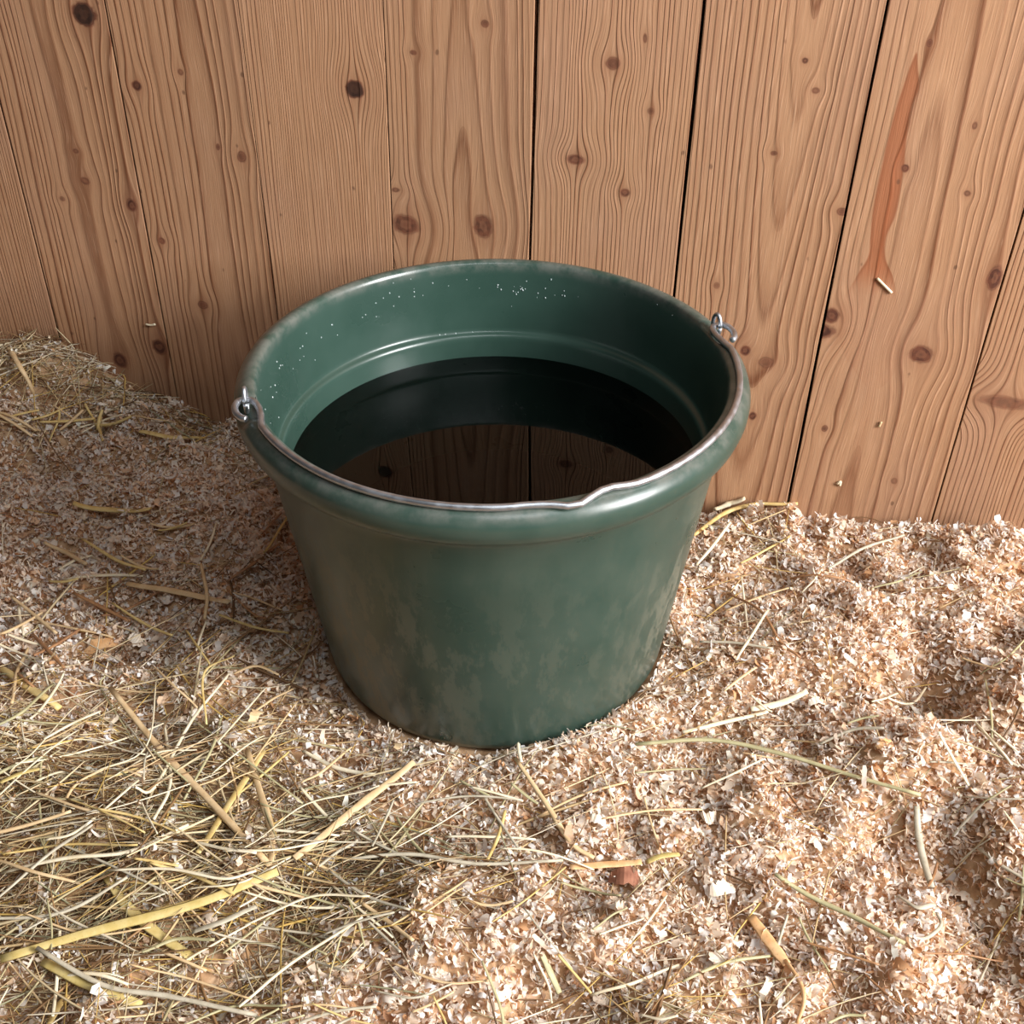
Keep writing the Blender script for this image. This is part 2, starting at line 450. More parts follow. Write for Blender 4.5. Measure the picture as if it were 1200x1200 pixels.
def numpy_mesh(name, V, Q):
    me = bpy.data.meshes.new(name)
    n = Q.shape[1]
    me.vertices.add(len(V)); me.vertices.foreach_set('co', np.ascontiguousarray(V, dtype=np.float32).ravel())
    me.loops.add(Q.size); me.loops.foreach_set('vertex_index', np.ascontiguousarray(Q, dtype=np.int32).ravel())
    me.polygons.add(len(Q))
    me.polygons.foreach_set('loop_start', np.arange(0, Q.size, n, dtype=np.int32))
    me.polygons.foreach_set('loop_total', np.full(len(Q), n, dtype=np.int32))
    me.update(calc_edges=True)
    me.validate()
    return me
def set_tone(me, col):
    a = me.attributes.new('tone', 'FLOAT_COLOR', 'POINT')
    c = np.concatenate([col, np.ones((len(col), 1))], 1).astype(np.float32)
    a.data.foreach_set('color', c.ravel())
floor = link('floor', numpy_mesh('floor', np.stack([GX, GY, GZ], -1).reshape(-1, 3), q), mfl)
tag(floor, 'packed brown bedding covering the stable floor', kind='structure')

# ------------------------------------------------------------------ bucket
H = 0.2727
WATER_Z = 0.1845
bucket = bpy.data.objects.new('bucket', None)
C.objects.link(bucket)
tag(bucket, 'large dark green plastic bucket of water with a wire handle', 'bucket')

mgreen, nt, bs = new_mat('dark_green_plastic')
tcx = nt.n('ShaderNodeTexCoord')
ob = tcx.outputs['Object']
sp = nt.n('ShaderNodeSeparateXYZ'); nt.put(sp.inputs[0], ob)
n1 = nt.noise(ob, 14, 4, 0.6); n2 = nt.noise(ob, 60, 5, 0.65)
stretch = nt.n('ShaderNodeMapping'); nt.put(stretch.inputs['Vector'], ob); stretch.inputs['Scale'].default_value = (1, 1, 0.35)
n3 = nt.noise(stretch.outputs[0], 55, 6, 0.75)
col = nt.mix(nt.smooth(n1, 0.3, 0.7), (0.024, 0.052, 0.040), (0.031, 0.062, 0.049))
# dust scuffed on the outside, low on the left and on the right flank
ang = nt.m('ARCTAN2', sp.outputs[1], sp.outputs[0])
rad = nt.m('SQRT', nt.m('ADD', nt.m('MULTIPLY', sp.outputs[0], sp.outputs[0]), nt.m('MULTIPLY', sp.outputs[1], sp.outputs[1])))
def around(a, w): return nt.m('EXPONENT', nt.m('MULTIPLY', nt.m('POWER', nt.m('ABSOLUTE', nt.m('DIVIDE', nt.m('SUBTRACT', ang, a), w)), 2.0), -1.0))
side = nt.m('ADD', nt.m('MULTIPLY', around(-2.35, 0.42), 0.7), nt.m('MULTIPLY', around(-0.45, 0.30), 0.6))
side = nt.m('ADD', side, nt.m('MULTIPLY', around(-1.3, 0.6), 0.12))
low = nt.smooth(sp.outputs[2], 0.235, 0.10, 0.12, 1.0)
patch = nt.m('MULTIPLY', nt.smooth(n3, 0.49, 0.57), nt.m('MULTIPLY', side, low))
outer = nt.m('GREATER_THAN', nt.m('SUBTRACT', rad, nt.m('MULTIPLY', sp.outputs[2], 0.133)), 0.1475)
patch = nt.m('MULTIPLY', patch, outer)
col = nt.mix(nt.m('MULTIPLY', patch, 0.60), col, (0.30, 0.26, 0.19))
film = nt.m('MULTIPLY', nt.smooth(n1, 0.45, 0.75), outer)
col = nt.mix(nt.m('MULTIPLY', film, 0.08), col, (0.14, 0.13, 0.09))
dust = nt.m('MULTIPLY', nt.smooth(sp.outputs[2], H-0.012, H-0.002), nt.smooth(n2, 0.3, 0.7))
col = nt.mix(nt.m('MULTIPLY', dust, 0.48), col, (0.20, 0.19, 0.17))
nt.put(bs.inputs['Base Color'], col)
nt.put(bs.inputs['Roughness'], nt.m('ADD', nt.m('MULTIPLY', patch, 0.35), nt.smooth(n1, 0.2, 0.8, 0.26, 0.33)))
bs.inputs['Specular IOR Level'].default_value = 0.5

def rout(z): return 0.1513+(0.1845-0.1513)*z/(H-0.03)
prof = [(0.0, -0.011), (0.135, -0.011), (0.1445, -0.009), (0.1488, -0.004), (rout(0.004), 0.004), (rout(0.05), 0.05), (rout(0.10), 0.10), (rout(0.15), 0.15),
        (rout(0.20), 0.20), (rout(0.228), 0.228), (0.1846, 0.2345), (0.1858, 0.2385), (0.1895, 0.2420), (0.1945, 0.2450), (0.1978, 0.2490),
        (0.1995, 0.2545), (0.1998, 0.2600), (0.1985, 0.2650), (0.1955, 0.2690), (0.1915, 0.2715), (0.1875, 0.2726), (0.1845, 0.2722), (0.1826, 0.2705), (0.1818, 0.2675),
        (0.1805, 0.2600), (0.1785, 0.2450), (0.1762, 0.2250), (0.1747, 0.2110), (0.1742, 0.2082), (0.1732, 0.2065), (0.1714, 0.2056), (0.1697, 0.2044), (0.1688, 0.2022), (0.1684, 0.1990),
        (0.1665, 0.1845), (0.1640, 0.1600), (0.1590, 0.1200), (0.1530, 0.0700), (0.1470, 0.0200), (0.1435, 0.0), (0.136, -0.006), (0.0, -0.006)]
AL, AR = math.radians(-161.2), math.radians(14.6)
SEG = 180
verts, faces = [], []
def wrap(a): return (a+math.pi) % (2*math.pi)-math.pi
for (r, z) in prof[1:-1]:
    for s in range(SEG):
        a = 2*math.pi*s/SEG
        zz, rr = z, r
        if z > 0.262:
            for e in (AL, AR):       # slots for the handle ends
                d = wrap(a-e)
                w = max(0.0, 1-(abs(d)/0.085)**6)
                if 0.184 < r: zz -= 0.007*w*min(1, (z-0.262)/0.006)
        verts.append((rr*math.cos(a), rr*math.sin(a), zz))
nr = len(prof)-2
for j in range(nr-1):
    for s in range(SEG):
        s2 = (s+1) % SEG
        faces.append((j*SEG+s, j*SEG+s2, (j+1)*SEG+s2, (j+1)*SEG+s))
faces.append(tuple(range(SEG-1, -1, -1)))
faces.append(tuple((nr-1)*SEG+s for s in range(SEG)))
body = link('bucket_body', pymesh('bucket_body', verts, faces), mgreen, bucket)

def tube(name, pts, rad, mat, parent=None, sides=10, flat=1.0, up=None):
    """a closed tube along points; rad is a number or one radius per point; flat squashes it along 'up'"""
    P = [Vector(p) for p in pts]; n = len(P)
    rads = rad if isinstance(rad, (list, tuple)) else [rad]*n
    verts, faces = [], []
    nrm = Vector(up) if up else None
    for i in range(n):
        t = (P[min(i+1, n-1)]-P[max(i-1, 0)]).normalized()
        if nrm is None:
            nrm = t.orthogonal().normalized()
        nn = nrm - t*nrm.dot(t)
        nn = nn.normalized() if nn.length > 1e-6 else t.orthogonal().normalized()
        if not up: nrm = nn
        b = t.cross(nn)
        for s in range(sides):
            a = 2*math.pi*s/sides
            verts.append(P[i]+(b*math.cos(a)+nn*math.sin(a)*flat)*rads[i])
    for i in range(n-1):
        for s in range(sides):
            s2 = (s+1) % sides
            faces.append((i*sides+s, i*sides+s2, (i+1)*sides+s2, (i+1)*sides+s))
    faces.append(tuple(range(sides-1, -1, -1))); faces.append(tuple((n-1)*sides+s for s in range(sides)))
    me = pymesh(name, verts, faces)
    return link(name, me, mat, parent)

def catmull(P, per=8):
    P = [np.array(p, float) for p in P]
    P = [2*P[0]-P[1]]+P+[2*P[-1]-P[-2]]
    out = []
    for i in range(1, len(P)-2):
        for k in range(per):
            t = k/per
            a, b, c, d = P[i-1:i+3]
            out.append(0.5*((2*b)+(c-a)*t+(2*a-5*b+4*c-d)*t*t+(3*b-a-3*c+d)*t**3))
    out.append(P[-2])
    return out

mwire, nt, bs = new_mat('galvanised_wire')
nz = nt.noise(nt.n('ShaderNodeTexCoord').outputs['Object'], 120, 3)
nt.put(bs.inputs['Base Color'], nt.mix(nz, (0.36, 0.38, 0.41), (0.55, 0.58, 0.62)))
bs.inputs['Metallic'].default_value = 1.0
nt.put(bs.inputs['Roughness'], nt.smooth(nz, 0.3, 0.7, 0.40, 0.55))

def cyl(a, r, z): return np.array([r*math.cos(a), r*math.sin(a), z])
WR = 0.0025
def hook(e, sgn):
    """end of the bail at ear angle e: comes along the rim, passes through the eye and curls outward"""
    rad_ = np.array([math.cos(e), math.sin(e), 0]); tan_ = np.array([-math.sin(e), math.cos(e), 0])*sgn   # tan_ points to the front of the bail
    o = rad_*0.1905+np.array([0, 0, H+0.0010])
    L = [(-0.0065, 0.020, 0.0015), (-0.0068, 0.011, 0.0013), (-0.0062, 0.003, 0.0012), (-0.0040, -0.0030, 0.0012), (0.0, -0.0052, 0.0012),
         (0.0045, -0.0045, 0.0010), (0.0082, -0.0005, 0.0006), (0.0090, 0.0055, 0.0), (0.0070, 0.0110, -0.0005), (0.0036, 0.0138, -0.0008)]
    return [o+rad_*a*1.05+tan_*(b*1.3 if i > 4 else b)+np.array([0, 0, c]) for i, (a, b, c) in enumerate(L)]
hl = hook(AL, +1); hr = hook(AR, -1)
arc = []
a0, a1 = AL+0.18, AR-0.18
for k in range(61):
    a = a0+(a1-a0)*k/60
    dd = math.degrees(a)
    r = 0.1890+0.003*math.sin(math.pi*k/60)
    z = H+WR-0.0006
    # the bent grip in the middle
    c = dd+75.5
    r += 0.0050*math.exp(-((c-1.0)/3.2)**2) - 0.0035*math.exp(-((c-9)/4.0)**2) - 0.0012*math.exp(-((c+8)/3.5)**2)
    z -= 0.0006*math.exp(-((c-1.0)/3.2)**2)
    z += 0.0012*math.exp(-((c-9)/4)**2)
    arc.append(cyl(a, r, z))
bail = catmull(hl[::-1], 6)+arc+catmull(hr, 6)
# hl reversed starts at the outer tip and ends on the inner side heading to the front
tube('handle', bail, WR, mwire, bucket, 12)
bpy.data.objects['handle']['label'] = 'grey galvanised wire carrying handle lying on the rim'
for e, sgn in ((AL, 1), (AR, -1)):
    rad_ = np.array([math.cos(e), math.sin(e), 0]); tan_ = np.array([-math.sin(e), math.cos(e), 0])*sgn
    o = rad_*0.1905+np.array([0, 0, H+0.0015])
    pts = []
    for k in range(25):
        t = 2*math.pi*k/24
        pts.append(o+rad_*(0.0035*math.cos(t))*0.35+tan_*(-0.0052+0.0046*math.cos(t))+np.array([0, 0, 0.0100*math.sin(t)+0.0006]))
    tube('wire_eye', pts, 0.0017, mwire, bucket, 8)

# drops of water and specks clinging to the bucket
mdrop, nt, bs = new_mat('clear_water_drops')
bs.inputs['Base Color'].default_value = (0.75, 0.85, 0.85, 1)
nt.put(bs.inputs['Roughness'], nt.smooth(nt.noise(nt.n('ShaderNodeTexCoord').outputs['Object'], 300, 1), 0, 1, 0.02, 0.12))
bs.inputs['Transmission Weight'].default_value = 0.6
bs.inputs['IOR'].default_value = 1.33
def rin(z):
    zs = [p[1] for p in prof[23:35]][::-1]; rs_ = [p[0] for p in prof[23:35]][::-1]
    return float(np.interp(z, zs, rs_))
verts, faces = [], []
dr = random.Random(3)
for (adeg, z0, n, da, dz) in ((97, .252, 3, 3, .004), (118, .249, 6, 3, .006), (112, .256, 5, 3, .004), (82, .252, 7, 3, .006), (75, .248, 8, 5, .007), (66, .25, 4, 4, .006), (88, .246, 6, 4, .006), (128, .243, 5, 3, .006), (142, .24, 4, 3, .008),
                             (155, .24, 6, 4, .008), (165, .243, 5, 4, .006), (176, .235, 7, 4, .01), (186, .24, 5, 4, .01), (40, .25, 2, 4, .01), (103, .2065, 4, 4, .0005)):
    for _ in range(n):
        a = math.radians(adeg+dr.gauss(0, da)); z = min(.264, z0+dr.gauss(0, dz)); s = dr.uniform(.0003, .0008)
        nv = Vector((-math.cos(a), -math.sin(a), 0.1)).normalized()
        c = Vector((rin(z)*math.cos(a), rin(z)*math.sin(a), z))
        t1 = Vector((0, 0, 1)); t2 = nv.cross(t1).normalized(); t1 = t2.cross(nv)
        b0 = len(verts)
        for ring, (rr, hh) in enumerate(((1, 0), (.75, .55), (0, .85))):
            m_ = 1 if ring == 2 else 7
            for q_ in range(m_):
                th = 2*math.pi*q_/7
                verts.append(c+(t1*math.cos(th)*1.2+t2*math.sin(th))*rr*s+nv*hh*s)
        for q_ in range(7):
            q2 = (q_+1) % 7
            faces.append((b0+q_, b0+q2, b0+7+q2, b0+7+q_)); faces.append((b0+7+q_, b0+7+q2, b0+14))
d = link('water_drops', pymesh('water_drops', verts, faces), mdrop, bucket)
d['kind'] = 'stuff'

# water in the bucket
mwat, nt, bs = new_mat('still_water')
bs.inputs['Base Color'].default_value = (0.05, 0.06, 0.055, 1)
bs.inputs['Transmission Weight'].default_value = 1.0
bs.inputs['IOR'].default_value = 1.30
bs.inputs['Roughness'].default_value = 0.0
bp = nt.n('ShaderNodeBump'); bp.inputs['Strength'].default_value = 0.015; bp.inputs['Distance'].default_value = 0.001
nt.put(bp.inputs['Height'], nt.noise(nt.n('ShaderNodeTexCoord').outputs['Object'], 18, 1)); nt.put(bs.inputs['Normal'], bp.outputs[0])
wp = [(0.1478, 0.0200), (0.1538, 0.0700), (0.1598, 0.1200), (0.1648, 0.1600), (0.1670, WATER_Z)]
verts, faces = [], []
for r, z in wp:
    for s in range(SEG):
        a = 2*math.pi*s/SEG
        verts.append((r*math.cos(a), r*math.sin(a), z))
for j in range(len(wp)-1):
    for s in range(SEG):
        s2 = (s+1) % SEG
        faces.append((j*SEG+s, j*SEG+s2, (j+1)*SEG+s2, (j+1)*SEG+s))
faces.append(tuple(range(SEG-1, -1, -1))); faces.append(tuple((len(wp)-1)*SEG+s for s in range(SEG)))
water = link('water', pymesh('water', verts, faces), mwat, smooth=False)
tag(water, 'dark still water filling the green bucket', 'water')

# ------------------------------------------------------------------ loose bedding: shavings
def rotations(n, flatness):
    """random rotation matrices; flatness keeps the local z near up"""
    yaw = RNG.uniform(0, 2*np.pi, n)
    tilt = np.abs(RNG.normal(0, flatness, n)); ta = RNG.uniform(0, 2*np.pi, n)
    roll = RNG.normal(0, flatness, n)
    cz, sz = np.cos(yaw), np.sin(yaw)
    Rz = np.zeros((n, 3, 3)); Rz[:, 0, 0] = cz; Rz[:, 0, 1] = -sz; Rz[:, 1, 0] = sz; Rz[:, 1, 1] = cz; Rz[:, 2, 2] = 1
    cx, sx = np.cos(tilt), np.sin(tilt)
    Rx = np.zeros((n, 3, 3)); Rx[:, 0, 0] = cx; Rx[:, 0, 2] = sx; Rx[:, 1, 1] = 1; Rx[:, 2, 0] = -sx; Rx[:, 2, 2] = cx
    ca, sa = np.cos(roll), np.sin(roll)
    Rr = np.zeros((n, 3, 3)); Rr[:, 0, 0] = 1; Rr[:, 1, 1] = ca; Rr[:, 1, 2] = -sa; Rr[:, 2, 1] = sa; Rr[:, 2, 2] = ca
    return Rz @ Rx @ Rr

def spots(n, accept, xr=(-1.02, .92), yr=(-.68, .60)):
    out = np.zeros((0, 2))
    while len(out) < n:
        x = RNG.uniform(*xr, n); y = RNG.uniform(*yr, n)
        ok = (x*WN[0]+y*WN[1] < WC-0.004) & (np.hypot(x, y) > 0.1525)
        px, py = px_of(x, y)
        inside = (px > -120) & (px < 1320) & (py < 1330)
        ok &= inside | (RNG.random(n) < 0.30)
        ok &= RNG.random(n) < accept(x, y)
        out = np.concatenate([out, np.stack([x, y], -1)[ok]])
    return out[:n]

def flakes(n, L, W, curl, nseg, flatness, lift, palette, accept, taper=0.3, twist=0.0):
    xy = spots(n, accept)
    z = height(xy[:, 0], xy[:, 1]) + RNG.uniform(lift[0], lift[1], n)
    l = RNG.uniform(*L, n); w = RNG.uniform(*W, n)
    an = RNG.uniform(*curl, n)*RNG.choice([-1, 1], n)
    s = np.linspace(-.5, .5, nseg+1)
    ph = an[:, None]*s[None]
    Rr = l/np.where(np.abs(an) < 1e-3, 1e-3, an)
    cx = Rr[:, None]*np.sin(ph); czz = Rr[:, None]*(1-np.cos(ph))
    ww = w[:, None]*(1-taper*(2*np.abs(s))[None]**2)*RNG.uniform(.75, 1.2, (n, nseg+1))
    off = RNG.normal(0, .12, (n, nseg+1))*w[:, None]
    tw = RNG.normal(0, twist, n)[:, None]*s[None] if twist else np.zeros((n, nseg+1))
    A = np.stack([cx, off+ww/2*np.cos(tw), czz+ww/2*np.sin(tw)], -1)
    B = np.stack([cx, off-ww/2*np.cos(tw), czz-ww/2*np.sin(tw)], -1)
    V = np.stack([A, B], 2).reshape(n, (nseg+1)*2, 3)
    V = np.einsum('nij,nvj->nvi', rotations(n, flatness), V)
    V[:, :, 0] += xy[:, 0, None]; V[:, :, 1] += xy[:, 1, None]; V[:, :, 2] += z[:, None]
    # keep clear of the boards and of the bucket
    dw = V[:, :, 0]*WN[0]+V[:, :, 1]*WN[1]-(WC-0.0015)
    push = np.clip(dw.max(1), 0, None)
    V[:, :, 0] -= push[:, None]*WN[0]; V[:, :, 1] -= push[:, None]*WN[1]
    rad_ = np.hypot(V[:, :, 0], V[:, :, 1]).min(1); need = np.clip(0.1530-rad_, 0, None)+0.14*np.clip(V[:, :, 2].max(1), 0, .1)*(rad_ < .17)
    nx_ = xy/np.hypot(xy[:, 0], xy[:, 1])[:, None]
    V[:, :, 0] += (need*nx_[:, 0])[:, None]; V[:, :, 1] += (need*nx_[:, 1])[:, None]
    base = np.arange(n)[:, None, None]*((nseg+1)*2)
    fq = np.array([[2*k, 2*k+1, 2*k+3, 2*k+2] for k in range(nseg)])[None]
    Q = (base+fq).reshape(-1, 4)
    pal = np.array([p[1] for p in palette]); wts = np.array([p[0] for p in palette]); wts = wts/wts.sum()
    c = pal[RNG.choice(len(pal), n, p=wts)]*RNG.uniform(.82, 1.12, (n, 1))
    colr = np.repeat(c, (nseg+1)*2, 0)
    return V.reshape(-1, 3), Q, np.clip(colr, 0, .92)

PAL = [(4, (.89, .74, .58)), (4, (.91, .83, .72)), (1.7, (.80, .57, .38)), (.7, (.60, .34, .17)), (3.4, (.92, .89, .84)), (.3, (.36, .19, .10))]
def acc_sh(x, y): return 1-0.80*hayness(x, y)
def one(x, y): return np.ones_like(x)
sets = [flakes(52000, (.006, .014), (.0018, .0042), (1.2, 5.5), 5, .55, (-.004, .004), PAL, acc_sh, .4, .6),
        flakes(22000, (.004, .008), (.0025, .005), (.3, 2.2), 2, .55, (-.005, .002), PAL, acc_sh, .5),
        flakes(48000, (.006, .015), (.0008, .0018), (1.0, 5.5), 5, .6, (-.003, .005), PAL, acc_sh, .5, .8),
        flakes(2600, (.010, .019), (.004, .008), (.8, 3.2), 5, .5, (0, .004), PAL, acc_sh, .45, .4)]
Vs, Qs, Cs, nb = [], [], [], 0
for V, Q, c in sets:
    Vs.append(V); Qs.append(Q+nb); Cs.append(c); nb += len(V)
me = numpy_mesh('wood_shavings', np.concatenate(Vs), np.concatenate(Qs))
set_tone(me, np.concatenate(Cs))
msh = attr_material('pale_wood_shavings', 0.7, 0.30)
sh = link('wood_shavings', me, msh, smooth=True)
tag(sh, 'pale curled wood shavings spread over the stable floor', 'wood shavings', kind='stuff')

# ------------------------------------------------------------------ loose hay tangled through the shavings
HPAL = [(3, (.60, .43, .22)), (2.5, (.70, .56, .34)), (1.0, (.48, .40, .22)), (2.6, (.30, .17, .075)), (1.4, (.66, .44, .13)), (2, (.76, .67, .50)), (.5, (.34, .32, .19)), (2.2, (.17, .09, .04))]
def stems(n, L, W, accept, lift, bend=0.25, nseg=7, tilt=.12):
    xy = spots(n, accept)
    l = RNG.uniform(*L, n)*RNG.uniform(.6, 1, n); w = RNG.uniform(*W, n)
    yaw = np.where(RNG.random(n) < .45, RNG.normal(0.25, .45, n), RNG.uniform(0, np.pi, n))
    kap = RNG.normal(0, bend, n)*6; kap2 = RNG.normal(0, bend, n)*8
    s = np.linspace(-.5, .5, nseg+1)[None]
    th = yaw[:, None]+kap[:, None]*l[:, None]*2*s+kap2[:, None]*l[:, None]*2*(s*s)
    dx = np.cumsum(np.cos(th), 1)/nseg*l[:, None]; dy = np.cumsum(np.sin(th), 1)/nseg*l[:, None]
    dx -= dx.mean(1, keepdims=True); dy -= dy.mean(1, keepdims=True)
    X = xy[:, 0, None]+dx; Y = xy[:, 1, None]+dy
    # stop at the boards and at the bucket
    dw = np.clip(X*WN[0]+Y*WN[1]-(WC-.003), 0, None); X = X-dw*WN[0]; Y = Y-dw*WN[1]
    rr = np.hypot(X, Y); k = np.maximum(rr, .160)/np.maximum(rr, 1e-4); X = X*k; Y = Y*k
    hh = height(X, Y)
    hs = hh.mean(1, keepdims=True); sl = (hh*s).sum(1, keepdims=True)/(s*s).sum()
    Z = hs+sl*s+.35*(hh-hs-sl*s).max(1, keepdims=True)+RNG.uniform(*lift, n)[:, None]+(RNG.normal(0, tilt, n)*l)[:, None]*s*.5
    P = np.stack([X, Y, Z], -1)
    T = np.gradient(P, axis=1); T /= np.linalg.norm(T, axis=2, keepdims=True)+1e-9
    up = np.zeros_like(T); up[..., 2] = 1
    up[..., 0] += RNG.normal(0, .6, n)[:, None]; up[..., 1] += RNG.normal(0, .6, n)[:, None]
    B = np.cross(T, up); B /= np.linalg.norm(B, axis=2, keepdims=True)+1e-9
    N = np.cross(B, T)
    wf = w[:, None]*(1-.6*np.abs(2*s)**3)/2
    fl = RNG.uniform(.25, 1.0, n)[:, None]
    V = np.stack([P+B*wf[..., None], P+N*(wf*fl)[..., None], P-B*wf[..., None], P-N*(wf*fl)[..., None]], 2)
    V = V.reshape(n, (nseg+1)*4, 3)
    fq = []
    for kk in range(nseg):
        for q_ in range(4):
            q2 = (q_+1) % 4
            fq.append([kk*4+q_, kk*4+q2, kk*4+4+q2, kk*4+4+q_])
    Q = (np.arange(n)[:, None, None]*((nseg+1)*4)+np.array(fq)[None]).reshape(-1, 4)
    pal = np.array([p[1] for p in HPAL]); wts = np.array([p[0] for p in HPAL]); wts = wts/wts.sum()
    c = pal[RNG.choice(len(pal), n, p=wts)]*RNG.uniform(.75, 1.15, (n, 1))
    return V.reshape(-1, 3), Q, np.repeat(c, (nseg+1)*4, 0)
def acc_hay(x, y): return np.clip(hayness(x, y)**1.3, 0, 1)*.95+.015
sets = [stems(2600, (.03, .12), (.0006, .0014), acc_hay, (-.002, .006)),
        stems(600, (.05, .16), (.0010, .0026), acc_hay, (0, .008), .18),
        stems(420, (.03, .12), (.0006, .0012), one, (0, .005), .35),
        stems(2600, (.012, .04), (.0006, .0013), acc_hay, (-.003, .005), .4, 4)]
Vs, Qs, Cs, nb = [], [], [], 0
for V, Q, c in sets:
    Vs.append(V); Qs.append(Q+nb); Cs.append(c); nb += len(V)
me = numpy_mesh('loose_hay', np.concatenate(Vs), np.concatenate(Qs))
set_tone(me, np.concatenate(Cs))
mhay = attr_material('dry_hay', 0.55, 0.12, spec=0.4)
hay = link('loose_hay', me, mhay)
tag(hay, 'fine tangled dry hay mixed through the shavings', 'hay', kind='stuff')
#STRAWS
# ------------------------------------------------------------------ single straws, stems and chips one can point at
def straw_mat(name, a, b, rough=0.5):
    m, nt, bs = new_mat(name)
    tcx = nt.n('ShaderNodeTexCoord')
    n1 = nt.noise(tcx.outputs['Object'], 90, 3, 0.6)
    n2 = nt.noise(tcx.outputs['Object'], 600, 2, 0.6)
    col = nt.mix(nt.smooth(n1, 0.3, 0.7), a, b)
    col = nt.mix(nt.smooth(n2, 0.55, 0.8, 0, 0.45), col, tuple(c*0.5 for c in a))
    nt.put(bs.inputs['Base Color'], col)
    bs.inputs['Roughness'].default_value = rough
    bs.inputs['Specular IOR Level'].default_value = 0.4
    return m
SM = {'golden': straw_mat('golden_straw', (.56, .38, .13), (.66, .50, .22)),
      'pale': straw_mat('pale_straw', (.70, .58, .38), (.80, .71, .53)),
      'tan': straw_mat('tan_straw', (.58, .39, .20), (.68, .50, .29)),
      'olive': straw_mat('olive_stem', (.34, .30, .16), (.46, .41, .23)),
      'grey': straw_mat('grey_stem', (.38, .33, .24), (.52, .46, .35)),
      'brown': straw_mat('brown_stem', (.26, .12, .055), (.38, .20, .09)),
      'orange': straw_mat('orange_leaf', (.62, .33, .14), (.76, .48, .25)),
      'yellow': straw_mat('yellow_leaf', (.50, .37, .12), (.60, .47, .20)),
      'white': straw_mat('white_shaving', (.80, .64, .47), (.88, .79, .67)),
      'red': straw_mat('reddish_bark', (.22, .085, .05), (.34, .15, .09))}

def lay(pix, lift):
    """points on the bedding along a measured path, bridging the hollows"""
    ctl = []
    for (px, py) in pix:
        z = 0.01
        for _ in range(5):
            P = atz(px, py, z)
            o = np.array([(0, 0), (.012, 0), (-.012, 0), (0, .012), (0, -.012)])
            z = 0.4*z+0.6*(float(height(P[0]+o[:, 0], P[1]+o[:, 1]).mean())+lift)
        ctl.append(atz(px, py, z))
    P = np.array(catmull(ctl, 5 if len(ctl) > 3 else 7))
    hh = height(P[:, 0], P[:, 1])
    t = np.linspace(0, 1, len(P))
    zz = np.polyval(np.polyfit(t, P[:, 2], 2), t)
    need = float(np.max(hh+0.001-zz))
    if need > 0: zz = zz+min(need, .010)
    dw = np.clip(P[:, 0]*WN[0]+P[:, 1]*WN[1]-(WC-.004), 0, None)
    P[:, 0] -= dw*WN[0]; P[:, 1] -= dw*WN[1]
    rr = np.hypot(P[:, 0], P[:, 1]); lim = 0.1545+0.137*np.clip(zz, 0, .2)+0.002
    k = np.maximum(rr, lim)/rr
    P[:, 0] *= k; P[:, 1] *= k
    P[:, 2] = zz
    return P

def stalk(name, pix, width_px, mat, label, cat, flat=0.55, lift=0.005, taper=(0.8, 0.8), group=None, up=True, node=False):
    P = lay(pix, lift)
    n = len(P)
    dist = float(np.linalg.norm(P[n//2]-CAM))
    r = width_px/FPX*dist/2
    c = P.mean(0)
    rads = []
    for i in range(n):
        t = i/(n-1)
        f = 1.0-(1-taper[0])*max(0, 1-t/0.35)-(1-taper[1])*max(0, (t-0.65)/0.35)
        rads.append(r*f*random.uniform(.92, 1.06)*(1.22 if node and i == int(n*.45) else 1))
    o = tube(name, [p-c for p in P], rads, SM[mat], None, 8, flat, up=(random.gauss(0, .2), random.gauss(0, .2), 1))
    o.location = c
    tag(o, label, cat, group)
    return o

